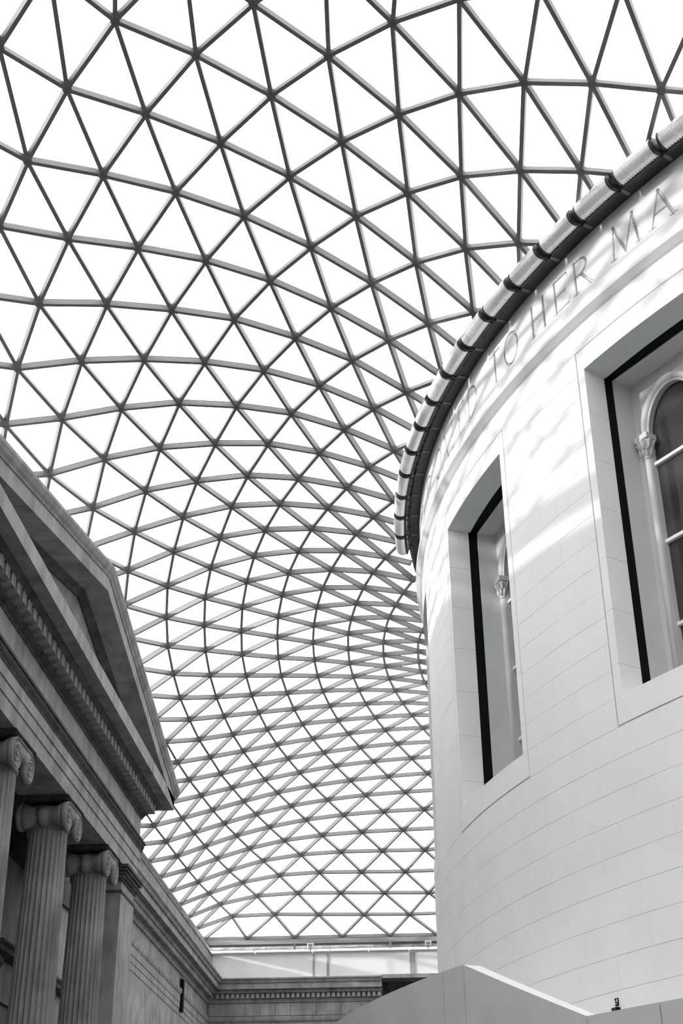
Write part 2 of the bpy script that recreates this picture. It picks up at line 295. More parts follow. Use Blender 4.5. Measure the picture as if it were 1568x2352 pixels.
# ------------------------------------------------------------------ glazed lattice roof
LAT = """0,-4603 -1,-4452 0,-4300 1,-4146 0,-3989 0,-3830 -1,-3669 -2,-3505 -2,-3340 -2,-3173 -2,-3004 -1,-2835 -1,-2665 0,-2494 1,-2323 1,-2152
-305,-4603 -272,-4445 -251,-4289 -237,-4132 -226,-3974 -217,-3814 -210,-3651 -203,-3487 -196,-3320 -190,-3153 -184,-2984 -177,-2814 -171,-2643 -165,-2472 -159,-2301 -155,-2130
-610,-4603 -555,-4441 -515,-4282 -485,-4122 -461,-3962 -442,-3799 -426,-3635 -411,-3469 -397,-3302 -384,-3133 -371,-2964 -358,-2793 -346,-2622 -334,-2451 -324,-2280 -314,-2108
-916,-4603 -844,-4439 -787,-4277 -742,-4115 -705,-3951 -674,-3787 -648,-3621 -625,-3454 -603,-3285 -583,-3115 -563,-2945 -544,-2773 -525,-2602 -508,-2430 -491,-2258 -477,-2086
-1221,-4603 -1136,-4437 -1063,-4273 -1004,-4108 -954,-3943 -911,-3776 -875,-3608 -843,-3439 -814,-3269 -786,-3098 -760,-2926 -734,-2754 -709,-2581 -684,-2409 -662,-2237 -641,-2065
-1526,-4603 -1427,-4435 -1342,-4269 -1268,-4102 -1206,-3934 -1152,-3766 -1106,-3596 -1065,-3425 -1028,-3253 -993,-3081 -960,-2908 -927,-2734 -895,-2561 -864,-2388 -834,-2215 -808,-2043
-1831,-4603 -1719,-4433 -1620,-4264 -1534,-4095 -1459,-3926 -1394,-3755 -1338,-3583 -1289,-3411 -1244,-3237 -1202,-3063 -1162,-2889 -1122,-2714 -1084,-2540 -1046,-2367 -1009,-2193 -975,-2021 -945,-1849
-2136,-4603 -2010,-4429 -1898,-4258 -1799,-4087 -1712,-3915 -1637,-3743 -1571,-3569 -1512,-3395 -1460,-3219 -1411,-3044 -1365,-2869 -1319,-2694 -1274,-2519 -1229,-2345 -1185,-2171 -1143,-1999 -1105,-1827
-2442,-4603 -2300,-4424 -2174,-4249 -2062,-4075 -1963,-3902 -1877,-3727 -1801,-3552 -1735,-3376 -1675,-3199 -1620,-3023 -1567,-2847 -1516,-2671 -1464,-2496 -1412,-2322 -1361,-2148 -1310,-1976 -1264,-1804
-2747,-4603 -2589,-4414 -2447,-4234 -2322,-4057 -2211,-3882 -2114,-3706 -2029,-3530 -1954,-3352 -1887,-3174 -1826,-2997 -1768,-2821 -1711,-2645 -1654,-2471 -1595,-2297 -1536,-2124 -1477,-1952 -1421,-1781 -1371,-1611
-3052,-4603 -2874,-4400 -2716,-4211 -2577,-4030 -2455,-3853 -2347,-3677 -2252,-3500 -2169,-3322 -2095,-3143 -2028,-2965 -1966,-2789 -1904,-2614 -1842,-2442 -1777,-2270 -1710,-2099 -1642,-1927 -1576,-1757 -1514,-1590
-3357,-4603 -3153,-4378 -2977,-4176 -2825,-3990 -2691,-3811 -2573,-3635 -2469,-3459 -2378,-3282 -2298,-3103 -2226,-2925 -2159,-2749 -2093,-2576 -2027,-2405 -1956,-2237 -1882,-2070 -1804,-1902 -1727,-1734 -1652,-1568 -1586,-1404
-3662,-4602 -3420,-4341 -3226,-4126 -3061,-3934 -2918,-3753 -2792,-3578 -2680,-3404 -2582,-3229 -2495,-3052 -2417,-2874 -2346,-2699 -2278,-2526 -2207,-2359 -2133,-2196 -2052,-2035 -1965,-1874 -1873,-1711 -1784,-1546 -1696,-1392
-3662,-4279 -3459,-4056 -3283,-3858 -3131,-3677 -2998,-3503 -2881,-3332 -2777,-3160 -2685,-2986 -2603,-2811 -2528,-2636 -2456,-2465 -2383,-2299 -2304,-2141 -2218,-1988 -2123,-1838 -2018,-1685 -1909,-1529 -1806,-1378 -1708,-1238
-3663,-3955 -3485,-3758 -3329,-3578 -3191,-3408 -3069,-3241 -2962,-3074 -2866,-2904 -2781,-2732 -2704,-2559 -2630,-2388 -2555,-2225 -2472,-2071 -2379,-1925 -2276,-1786 -2166,-1647 -2036,-1504 -1915,-1354 -1810,-1222
-3663,-3631 -3506,-3455 -3367,-3289 -3243,-3128 -3134,-2968 -3036,-2804 -2950,-2637 -2871,-2467 -2797,-2297 -2721,-2134 -2637,-1983 -2538,-1844 -2423,-1715 -2296,-1589 -2162,-1458 -2033,-1321 -1916,-1195 -1806,-1079
-3663,-3307 -3524,-3147 -3400,-2993 -3290,-2840 -3192,-2684 -3105,-2523 -3026,-2358 -2953,-2191 -2880,-2028 -2797,-1877 -2692,-1745 -2571,-1625 -2428,-1512 -2286,-1394 -2154,-1276 -2028,-1156 -1909,-1047
-3663,-2983 -3540,-2836 -3430,-2691 -3333,-2543 -3246,-2391 -3168,-2232 -3095,-2070 -3023,-1908 -2944,-1756 -2847,-1623 -2701,-1524 -2555,-1420 -2410,-1315 -2269,-1210 -2140,-1103 -2015,-1001 -1894,-908
-3663,-2660 -3554,-2521 -3458,-2382 -3372,-2238 -3295,-2088 -3222,-1933 -3151,-1775 -3073,-1624 -2972,-1495 -2827,-1400 -2678,-1307 -2533,-1217 -2387,-1126 -2251,-1030 -2119,-940 -1994,-855
-3663,-2336 -3568,-2202 -3483,-2065 -3407,-1924 -3335,-1778 -3264,-1628 -3186,-1481 -3091,-1347 -2947,-1263 -2798,-1184 -2650,-1105 -2499,-1021 -2357,-941 -2222,-863 -2091,-788 -1965,-721
-3663,-2012 -3580,-1880 -3505,-1744 -3435,-1606 -3365,-1464 -3287,-1325 -3191,-1200 -3061,-1107 -2913,-1035 -2759,-972 -2608,-906 -2461,-838 -2320,-772 -2186,-706 -2057,-648
-3663,-1688 -3590,-1555 -3522,-1420 -3455,-1284 -3380,-1151 -3289,-1030 -3171,-935 -3022,-873 -2869,-816 -2715,-770 -2561,-715 -2416,-668 -2278,-609 -2145,-562
-3663,-1364 -3597,-1230 -3533,-1096 -3462,-965 -3378,-845 -3274,-743 -3125,-694 -2971,-648 -2815,-610 -2659,-577 -2510,-543 -2366,-504 -2231,-464 -2098,-433
-3663,-1040 -3601,-906 -3535,-776 -3456,-654 -3355,-554 -3223,-495 -3068,-468 -2911,-448 -2753,-421 -2599,-404 -2452,-378 -2314,-353 -2178,-334
-3663,-716 -3601,-586 -3527,-465 -3431,-358 -3310,-277 -3158,-264 -2999,-255 -2838,-245 -2682,-247 -2531,-238 -2389,-231 -2252,-224 -2118,-219
-3663,-393 -3595,-273 -3502,-169 -3383,-86 -3240,-43 -3079,-54 -2922,-58 -2763,-75 -2607,-81 -2459,-89 -2320,-102 -2185,-110
-3663,-69 -3578,27 -3454,108 -3310,156 -3154,155 -2995,132 -2835,101 -2679,81 -2526,60 -2383,35 -2247,12 -2113,-8
-3662,255 -3517,323 -3373,365 -3219,375 -3060,335 -2899,294 -2745,255 -2589,217 -2443,182 -2305,144 -2170,112
-3663,579 -3558,578 -3422,593 -3274,591 -3120,556 -2960,492 -2803,438 -2646,390 -2496,337 -2353,288 -2220,242 -2087,200
-3663,903 -3565,867 -3448,848 -3312,824 -3163,781 -3012,708 -2852,630 -2696,568 -2544,505 -2398,441 -2265,383 -2131,328
-3663,1227 -3566,1168 -3460,1122 -3336,1076 -3198,1011 -3048,929 -2894,839 -2738,757 -2585,678 -2437,606 -2298,534 -2166,464
-3663,1550 -3566,1474 -3464,1406 -3350,1339 -3220,1264 -3077,1150 -2925,1053 -2773,957 -2619,865 -2470,778 -2327,691 -2194,607 -2065,529
-3663,1874 -3566,1783 -3465,1696 -3356,1608 -3234,1511 -3095,1398 -2950,1277 -2797,1163 -2645,1057 -2496,955 -2353,851 -2217,754 -2088,664
-3663,2198 -3565,2095 -3464,1993 -3356,1884 -3236,1766 -3104,1642 -2962,1509 -2815,1385 -2663,1251 -2517,1135 -2370,1018 -2235,906 -2105,804 -1980,710
-3663,2522 -3563,2415 -3460,2292 -3352,2168 -3234,2026 -3103,1879 -2966,1738 -2824,1598 -2673,1458 -2526,1328 -2382,1195 -2246,1062 -2116,948 -1991,844
-3663,2846 -3561,2751 -3453,2591 -3342,2437 -3222,2289 -3097,2131 -2961,1974 -2820,1824 -2674,1672 -2530,1522 -2385,1377 -2246,1229 -2119,1101 -1996,986 -1877,879
-3663,3170 -3554,3055 -3444,2877 -3326,2712 -3210,2555 -3081,2389 -2949,2217 -2809,2052 -2666,1882 -2523,1717 -2381,1553 -2243,1401 -2115,1263 -1993,1137 -1877,1019
-3663,3493 -3548,3355 -3430,3165 -3309,2987 -3187,2811 -3057,2643 -2927,2468 -2790,2286 -2649,2109 -2507,1923 -2369,1747 -2233,1581 -2105,1434 -1984,1298 -1869,1171
-3663,3817 -3539,3653 -3414,3454 -3286,3264 -3161,3078 -3031,2897 -2897,2715 -2759,2536 -2624,2347 -2483,2153 -2345,1958 -2214,1787 -2088,1622 -1968,1473 -1855,1334 -1746,1203
-3663,4141 -3527,3955 -3390,3746 -3256,3543 -3126,3353 -2992,3160 -2860,2978 -2721,2789 -2586,2586 -2448,2395 -2313,2181 -2184,1996 -2061,1825 -1944,1664 -1832,1512 -1726,1369
-3663,4465 -3507,4261 -3361,4048 -3218,3841 -3083,3637 -2944,3440 -2808,3248 -2674,3045 -2538,2843 -2405,2628 -2272,2415 -2145,2220 -2024,2039 -1909,1867 -1800,1705 -1697,1550 -1598,1401
-3663,4789 -3482,4562 -3319,4344 -3169,4125 -3026,3933 -2884,3731 -2748,3529 -2611,3327 -2477,3113 -2346,2893 -2218,2666 -2094,2459 -1976,2267 -1864,2085 -1758,1911 -1658,1745 -1562,1584 -1471,1428
-3662,5112 -3444,4857 -3261,4639 -3100,4427 -2952,4220 -2812,4027 -2673,3817 -2537,3605 -2404,3396 -2276,3168 -2150,2938 -2030,2716 -1915,2509 -1806,2315 -1704,2130 -1607,1953 -1516,1782 -1430,1615
-3375,5113 -3176,4905 -3011,4703 -2860,4504 -2715,4305 -2579,4106 -2443,3891 -2314,3673 -2188,3446 -2068,3213 -1952,2983 -1842,2764 -1737,2557 -1638,2361 -1545,2174 -1457,1993 -1376,1817 -1300,1642
-3064,5113 -2894,4935 -2741,4754 -2601,4569 -2464,4372 -2335,4164 -2207,3946 -2086,3717 -1970,3483 -1859,3250 -1754,3024 -1654,2808 -1559,2601 -1470,2404 -1387,2214 -1309,2030 -1237,1849 -1170,1668
-2751,5113 -2602,4954 -2464,4786 -2329,4609 -2206,4415 -2084,4199 -1968,3974 -1857,3743 -1751,3510 -1651,3281 -1557,3059 -1467,2846 -1383,2640 -1304,2442 -1230,2251 -1162,2063 -1099,1878
-2439,5113 -2309,4967 -2185,4807 -2060,4624 -1944,4424 -1833,4210 -1728,3986 -1628,3758 -1534,3531 -1445,3307 -1362,3090 -1283,2879 -1209,2675 -1141,2477 -1077,2284 -1018,2094 -964,1906
-2136,5113 -2015,4966 -1898,4803 -1787,4620 -1681,4421 -1582,4209 -1489,3991 -1402,3769 -1320,3547 -1243,3329 -1170,3116 -1102,2908 -1039,2706 -980,2508 -926,2314 -876,2123 -832,1932
-1831,5113 -1718,4960 -1612,4793 -1513,4609 -1420,4412 -1334,4205 -1254,3992 -1179,3777 -1109,3561 -1044,3349 -983,3139 -926,2935 -873,2734 -824,2537 -779,2342 -738,2150 -702,1957
-1526,5113 -1422,4953 -1328,4782 -1241,4598 -1162,4404 -1090,4201 -1023,3994 -962,3784 -905,3575 -851,3367 -801,3161 -755,2959 -712,2760 -673,2563 -636,2368 -604,2175 -576,1982
-1221,5113 -1128,4947 -1046,4773 -974,4590 -910,4398 -852,4200 -800,3997 -751,3793 -706,3588 -665,3384 -626,3182 -590,2982 -557,2784 -526,2588 -498,2394 -474,2200 -452,2006
-916,5113 -836,4943 -769,4767 -714,4585 -665,4396 -623,4201 -584,4003 -549,3803 -516,3603 -486,3402 -458,3203 -431,3005 -407,2808 -385,2612 -365,2418 -348,2224 -333,2030
-610,5113 -547,4940 -500,4765 -462,4584 -431,4397 -403,4207 -378,4012 -356,3816 -335,3618 -315,3421 -297,3223 -280,3027 -264,2831 -250,2636 -237,2442 -226,2247 -217,2053
-305,5113 -266,4940 -241,4766 -223,4587 -208,4403 -195,4216 -183,4024 -172,3831 -162,3636 -153,3440 -144,3245 -135,3049 -128,2854 -121,2660 -115,2465 -109,2271 -105,2077
0,5113 -1,4943 0,4771 1,4595 1,4414 1,4229 1,4040 1,3849 1,3656 1,3461 1,3267 1,3072 2,2878 2,2683 3,2489 3,2295 4,2100"""
A_, B_, C_, D_ = 22.245, 36.625, 46.025, 51.125
def roof_z(x, y):
    x = -np.clip(np.asarray(x, float), -B_ + 1e-3, B_ - 1e-3); y = -np.clip(np.asarray(y, float), -C_ + 1e-3, D_ - 1e-3)
    r = np.hypot(x, y); lam, mu = 0.5, 14.0
    c, s = x / r, y / r
    psi = (1 - x / B_) * (1 + x / B_) * (1 - y / C_) * (1 + y / D_)
    eta = psi / ((1 - A_ * c / B_) * (1 + A_ * c / B_) * (1 - A_ * s / C_) * (1 + A_ * s / D_))
    z1 = 1.245 * eta + 19.71
    c2 = c * c - s * s
    al = (r / A_ - 1) * psi
    p = 0.5 * (1 - c2) + s; q = 0.5 * (1 - c2) - s
    z2 = al * ((1 - lam) * ((35 + 10 * psi) / 2 * (1 + c2) + 12 * p + (7.5 + 12 * psi) / 2 * q - 1.6) - 5 * (1 + c2)
               - 10 * (p / 2) ** 2 * (1 - 3 * al) + 2.5 * (q / 2) ** 2 * (r / A_ - 1) ** 2)
    k = lambda u, v: np.sqrt(u * u + v * v) / np.maximum(u * v, 1e-6)
    be = (1 - A_ / r) / (k(B_ - x, C_ - y) + k(B_ - x, D_ + y) + k(B_ + x, C_ - y) + k(B_ + x, D_ + y))
    z3 = be * (lam * (1.75 * (1 + c2) + 1.5 * (1 - c2) + 0.3 * s)
               + 1.05 * (np.exp(-mu * (1 - x / B_)) + np.exp(-mu * (1 + x / B_))) * (np.exp(-mu * (1 - y / C_)) + np.exp(-mu * (1 + y / D_))))
    return z1 + z2 + z3
def edge_bd(s):
    if s >= 24: return (s - 25, 25)
    if s >= 9: return (-1, s + 1)
    if s >= -6: return (s - 10, 10)
    return (-16, s + 16)
half = {}
for i, line in enumerate(LAT.strip().split('\n')):
    s = i - 18; b0, d0 = edge_bd(s)
    for k, t in enumerate(line.split()):
        x, y = t.split(','); half[(b0 + k, d0 - k)] = (int(x) / 100, int(y) / 100)
R_IN = 22.88
nodes = {}                                             # (b, d, mirrored) -> xyz
for (b, d), (x, y) in half.items():
    nodes[(b, d, 0)] = (x, y); nodes[(b, d, 1)] = (-x, y)
    if b + d in (-18, 36): nodes[(b, d, 0)] = (0.0, y); nodes[(b, d, 1)] = None
def key(b, d, m): return (b, d, 0) if b + d in (-18, 36) else (b, d, m)
NP = {}
for k_, p in nodes.items():
    if p is None: continue
    NP[k_] = np.array([p[0], p[1], float(roof_z(p[0], p[1]))])
def nrm(x, y):
    e = 0.05
    n = np.array([-(roof_z(x + e, y) - roof_z(x - e, y)) / (2 * e), -(roof_z(x, y + e) - roof_z(x, y - e)) / (2 * e), 1.0])
    return n / np.linalg.norm(n)
def rr(p): return math.hypot(p[0], p[1])
def on_circle(pin, pout):
    """ point on the drum ring between an outer and an inner point """
    t0, t1 = 0.0, 1.0
    for _ in range(30):
        t = (t0 + t1) / 2; q = pout + (pin - pout) * t
        if rr(q) > R_IN: t0 = t
        else: t1 = t
    q = pout + (pin - pout) * t0
    q[2] = float(roof_z(q[0], q[1])); return q
edges = set(); tris = set()
for (b, d) in half:
    for m in (0, 1):
        for db, dd in ((1, 0), (0, 1), (1, -1)):
            if (b + db, d + dd) in half:
                edges.add(tuple(sorted((key(b, d, m), key(b + db, d + dd, m)))))
        for t in (((0, 0), (1, 0), (1, -1)), ((0, 0), (1, 0), (0, 1))):
            ks = [(b + u, d + v) for u, v in t]
            if all(q in half for q in ks): tris.add(tuple(sorted(key(u, v, m) for u, v in ks)))
keep = {k_ for k_, p in NP.items() if rr(p) > R_IN + 0.03}
NRM = {k_: nrm(*NP[k_][:2]) for k_ in keep}

ceiling = empty('ceiling')
tag(ceiling, 'curved triangulated steel and glass roof over the court', 'roof', kind='structure')
def beam_mb(p, q, n):
    c = (p + q) / 2; t = min(1.0, max(0.0, (math.hypot(c[0], c[1]) - 30.0) / 18.0)); h_ = 0.145 + 0.06 * t; w_ = 0.043 + 0.006 * t
    d = q - p; L = np.linalg.norm(d); d = d / L
    sd = np.cross(d, n); sd /= np.linalg.norm(sd); up = np.cross(sd, d)
    mb = MB()
    for (w, h0, h1, mi) in ((w_, -0.22, -0.22 + h_, 0), (0.7 * w_, -0.22 + h_, -0.19 + h_, 1)):
        v = []
        for e in (p, q):
            for a, h in ((-1, h0), (1, h0), (1, h1), (-1, h1)): v.append(e + sd * w * a + up * h)
        mb.add(v, [(3, 2, 1, 0), (4, 5, 6, 7), (0, 1, 5, 4), (1, 2, 6, 5), (2, 3, 7, 6), (3, 0, 4, 7)], mi)
    return mb
def pane_mb(poly, n):
    c = sum(poly) / len(poly); v = []
    for h in (0.02, 0.04):
        for p in poly:
            dirn = c - p; v.append(p + dirn / np.linalg.norm(dirn) * 0.03 + n * h)
    k = len(poly)
    return MB().add(v, [tuple(range(k - 1, -1, -1)), tuple(range(k, 2 * k))] + [(i, (i + 1) % k, k + (i + 1) % k, k + i) for i in range(k)])
def node_mb(p, n):
    a = np.cross(n, [1.0, 0.2, 0]); a /= np.linalg.norm(a); b = np.cross(n, a)
    mb = MB(); rings = []
    for h, r in ((-0.228, 0.075), (-0.215, 0.10), (-0.085, 0.10), (-0.07, 0.07)):
        rings.append([tuple(p + n * h + (a * math.cos(t) + b * math.sin(t)) * r) for t in [2 * math.pi * i / 8 for i in range(8)]])
    return mb.loft(rings)
def seen(pts):
    px, dep = to_px(pts)
    px = np.clip(px, [0, 0], [1568, 2352]); return px
items = {'beam': [], 'pane': [], 'node': []}
for a, b in edges:
    pa, pb = NP[a], NP[b]
    if a not in keep and b not in keep: continue
    if a not in keep: pa = on_circle(NP[a], NP[b])
    elif b not in keep: pb = on_circle(NP[b], NP[a])
    if np.linalg.norm(pa - pb) < 0.15: continue
    n = NRM.get(a, NRM.get(b)); n = n + NRM.get(b, n); n = n / np.linalg.norm(n)
    s = seen([pa, pb]); items['beam'].append((float(np.linalg.norm(s[0] - s[1])), beam_mb(pa, pb, n)))
for t in tris:
    ins = [k_ in keep for k_ in t]
    if not any(ins): continue
    poly = []
    for i in range(3):
        j = (i + 1) % 3
        if ins[i]: poly.append(NP[t[i]])
        if ins[i] != ins[j]: poly.append(on_circle(NP[t[j]], NP[t[i]]) if ins[i] else on_circle(NP[t[i]], NP[t[j]]))
    n = sum(NRM[k_] for k_ in t if k_ in keep); n = n / np.linalg.norm(n)
    s = seen(poly); ar = 0.0
    for i in range(len(s)): ar += s[i][0] * s[(i + 1) % len(s)][1] - s[(i + 1) % len(s)][0] * s[i][1]
    items['pane'].append((abs(ar), pane_mb(poly, n)))
for k_ in keep:
    px, dep = to_px(NP[k_]); inside = 0 < px[0][0] < 1568 and 0 < px[0][1] < 2352 and dep[0] > 0
    items['node'].append((1000 / dep[0] if inside else 0.0, node_mb(NP[k_], NRM[k_])))
for kind, mats, field in (('beam', [M_STEEL, M_GASK], 'beam_field'), ('pane', M_PANE, 'pane_field'), ('node', M_NODE, 'node_field')):
    L = sorted(items[kind], key=lambda t: -t[0])
    for sc, mb in L[:300]:
        o = mb.build(kind, mats, ceiling)
    big = MB()
    for sc, mb in L[300:]:
        o0 = len(big.v); big.v += mb.v; big.f += [tuple(i + o0 for i in f) for f in mb.f]; big.m += mb.m
    o = tag(big.build(field, mats, ceiling), kind='stuff')
# ring beam on the drum
def ring_band(mb, prof, a0, a1, n, mi=0, closed=True):
    rings = [[PP(a0 + (a1 - a0) * i / n, R, z) for R, z in prof] for i in range(n + 1)]
    mb.loft(rings, True, abs(a1 - a0) < 359, mi); return mb
o = recalc(ring_band(MB(), [(22.62, 21.25), (22.9, 21.25), (22.9, 21.42), (22.62, 21.42)], 0, 360, 144).build('ring_beam', M_STEEL, ceiling))

# ================================================================== THE CLAD DRUM
drum = empty('wall_drum'); tag(drum, 'tall round drum clad in pale limestone on the right', 'wall', kind='structure')
WC = [-180.24, -162.24, -144.24, -126.24]            # window axes
HG, HR_U = 5.18, 1.807                               # half angle of the groove outline, half width of the recess
A0, A1 = -188.0, -112.0                              # stretch built stone by stone
def arc(mb, a0, a1, z0, z1, R0, R1, n=None, mi=0):
    n = n or max(1, int(abs(a1 - a0) / 1.3 + 0.5))
    rings = [[PP(a0 + (a1 - a0) * i / n, R, z) for R, z in ((R0, z0), (R1, z0), (R1, z1), (R0, z1))] for i in range(n + 1)]
    return mb.loft(rings, True, True, mi)
def arc_obj(name, a0, a1, z0, z1, R0, R1, mat, parent, n=None):
    return recalc(arc(MB(), a0, a1, z0, z1, R0, R1, n).build(name, mat, parent))
# plain shell round the back, and the core wall behind the stones (with gaps where the windows are)
arc_obj('shell', A1, 360 + A0, 0, 21.1, 21.6, RD, M_DRUM, drum, 120)
arc_obj('core_wall', A0, A1, 0, 10.3, 22.0, RD - 0.014, M_JOINT, drum)
arc_obj('core_wall', A0, A1, 18.45, 19.2, 22.0, RD - 0.014, M_JOINT, drum)
pier_edges = [A0] + [w + s * HG for w in WC for s in (-1, 1)] + [A1]
piers = [(pier_edges[i], pier_edges[i + 1]) for i in range(0, len(pier_edges), 2)]
for p0, p1 in piers: arc_obj('core_wall', p0, p1, 10.25, 18.5, 22.0, RD - 0.014, M_JOINT, drum)
def block(a0, a1, z0, z1, R1=RD):
    g = 0.003 / RD * 180 / math.pi / 2
    arc_obj('stone_block', a0 + g, a1 - g, z0 + 0.003, z1 - 0.003, RD - 0.06, R1 + random.uniform(-0.0012, 0.0012), M_DRUM, drum)
CH = 0.553
z = 10.24 - 10 * CH; row = 0
arc_obj('base_course', A0, A1, 0, z, RD - 0.06, RD, M_DRUM, drum)
while z < 10.2:
    step = 4.6; a = A0 + (step / 2 if row % 2 else 0)
    if row % 2: block(A0, a, z, z + CH)
    while a < A1 - 0.01:
        block(a, min(a + step, A1), z, z + CH); a += step
    z += CH; row += 1
zz = [10.24 + (18.52 - 10.24) / 15 * i for i in range(16)]
for i in range(15):
    for p0, p1 in piers:
        w = p1 - p0; cut = [p0, p0 + w * (0.62 if i % 2 else 0.38), p1]
        for q0, q1 in zip(cut[:-1], cut[1:]): block(q0, q1, zz[i], zz[i + 1])
a = A0
while a < A1 - 0.01:
    block(a, min(a + 4.5, A1), 18.52, 19.14); a += 4.5
# string course
sc = recalc(ring_band(MB(), [(RD - 0.2, 19.1), (RD, 19.1), (RD + 0.05, 19.13), (RD + 0.16, 19.24), (RD + 0.16, 19.33), (RD, 19.40), (RD - 0.2, 19.40)], A0, A1, 90).build('string_course', M_DRUM, drum, True))
sc.data.polygons.foreach_set('use_smooth', [False] * len(sc.data.polygons))

# ---- windows
def win_frame(wc):
    d = Vector((math.cos(rad(wc)), math.sin(rad(wc)), 0)); u = Vector((-d.y, d.x, 0))
    return lambda U, dep, Z: tuple(d * (RD - dep) + u * U + Vector((0, 0, Z)))
def lbox(mb, W, u0, u1, d0, d1, z0, z1, mi=0):        # box in a window's own axes (across, depth inward, height)
    v = [W(u, dd, z_) for z_ in (z0, z1) for u, dd in ((u0, d1), (u1, d1), (u1, d0), (u0, d0))]
    return mb.add(v, [(0, 3, 2, 1), (4, 5, 6, 7), (0, 1, 5, 4), (1, 2, 6, 5), (2, 3, 7, 6), (3, 0, 4, 7)], mi)
ZB, ZT = 10.80, 18.0
def arch_z(u, ex=0.0):
    uc = 0.805 if u > 0 else -0.805; a_ = 0.685 + ex
    t = (u - uc) / a_
    return 16.6 + (0.95 + ex) * math.sqrt(max(0, 1 - t * t)) if abs(t) <= 1 else None
for wi, wc in enumerate(WC):
    W = win_frame(wc)
    win = empty('window_%d' % (wi + 1)); tag(win, ['thin dark sliver of a recessed window at the far edge of the drum', 'deep recessed window seen edge-on, left of the large one',
          'large deep recessed arched window at the right edge', 'recessed arched window further round the drum'][wi], 'window', kind='structure')
    g = 0.028 / RD * 180 / math.pi                    # open groove round the surround
    ae = math.degrees(math.asin(HR_U / RD))
    for s in (-1, 1):
        zj = [ZB] + [ZB + 0.62 + 1.104 * i for i in range(6)] + [ZT]
        for z0, z1 in zip(zj[:-1], zj[1:]):           # jamb stones, reveal 0.55 deep
            def outer(a): return (RD * math.cos(rad(wc + s * a)), RD * math.sin(rad(wc + s * a)))
            dd = RD - RD * math.cos(rad(ae))
            poly = [outer(HG - g), outer(ae), W(s * HR_U, dd + 0.55, 0)[:2], W(s * (RD * math.sin(rad(HG - g))), dd + 0.55, 0)[:2]]
            if s > 0: poly = poly[::-1]
            o = MB().prism(poly, z0 + 0.003, z1 - 0.003).build('jamb_stone', M_DRUM, win); recalc(o)
    lint = MB()
    arc_obj('lintel', wc - HG + g, wc, ZT, 18.52 - 0.02, RD - 0.6, RD, M_DRUM, win, 6)
    arc_obj('lintel', wc, wc + HG - g, ZT, 18.52 - 0.02, RD - 0.6, RD, M_DRUM, win, 6)
    arc_obj('sill', wc - HG + g, wc + HG - g, 10.24 + 0.035, ZB, RD - 0.6, RD, M_DRUM, win, 12)
    # black gap between cladding and old wall
    mb = MB(); d0, d1 = 0.60, 0.86
    for s in (-1, 1): lbox(mb, W, *sorted((s * (HR_U + 0.012), s * 2.2)), d0, d1, ZB, ZT + 0.4)
    lbox(mb, W, -2.2, 2.2, d0, d1, ZT + 0.012, ZT + 0.45)
    mb.build('gap_lining', M_BLACK, win)
    # inner reveal and ledge
    mb = MB()
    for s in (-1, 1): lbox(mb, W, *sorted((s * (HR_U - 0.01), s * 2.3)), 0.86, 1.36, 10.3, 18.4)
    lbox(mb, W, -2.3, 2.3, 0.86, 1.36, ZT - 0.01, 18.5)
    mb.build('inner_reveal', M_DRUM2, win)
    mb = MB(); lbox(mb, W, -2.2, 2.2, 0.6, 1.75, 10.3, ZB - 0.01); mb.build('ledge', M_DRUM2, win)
    # old wall with a pair of arched lights
    mb = MB(); dz0, dz1 = 1.35, 1.62
    def seg(u0, u1, z00, z01, z1):
        v = []
        for dp in (dz0, dz1): v += [W(u0, dp, z00), W(u1, dp, z01), W(u1, dp, z1), W(u0, dp, z1)]
        mb.add(v, [(0, 1, 2, 3), (7, 6, 5, 4), (0, 4, 5, 1), (1, 5, 6, 2), (2, 6, 7, 3), (3, 7, 4, 0)])
    for u0, u1 in ((-1.9, -1.49), (-0.12, 0.12), (1.49, 1.9)): seg(u0, u1, ZB, ZB, 18.3)
    for s in (-1, 1):
        us = [s * (0.805 + 0.685 * -math.cos(math.pi * k / 20)) for k in range(21)]
        for u0, u1 in zip(us[:-1], us[1:]): seg(u0, u1, arch_z(u0) or 16.6, arch_z(u1) or 16.6, 18.3)
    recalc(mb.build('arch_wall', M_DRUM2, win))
    for s in (-1, 1):
        for ex, r_, dp in ((0.10, 0.085, 1.36), (0.0, 0.03, 1.37)):
            pts = [W(s * 0.805 + (0.685 + ex) * -math.cos(math.pi * k / 24), dp, 16.6 + (0.95 + ex) * math.sin(math.pi * k / 24)) for k in range(25)]
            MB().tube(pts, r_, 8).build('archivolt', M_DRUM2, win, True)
    # colonnettes with carved capitals
    for u in (-1.57, 0.0, 1.57):
        MB().tube([W(u, 1.34, ZB), W(u, 1.34, 16.1)], 0.075, 10).build('colonnette', M_DRUM2, win, True)
        cap = MB()
        pr = [(0.085, 16.08), (0.10, 16.1), (0.085, 16.13), (0.09, 16.2), (0.12, 16.38), (0.165, 16.5), (0.13, 16.52)]
        rings = [[W(u + r * math.cos(t), 1.34 + r * math.sin(t), z_) for t in [2 * math.pi * k / 12 for k in range(12)]] for r, z_ in pr]
        cap.loft(rings)
        lbox(cap, W, u - 0.17, u + 0.17, 1.20, 1.48, 16.52, 16.64)
        capo = recalc(cap.build('capital', M_DRUM2, win, True))
        capo.data.polygons.foreach_set('use_smooth', [False] * len(capo.data.polygons))
        leaf = MB()
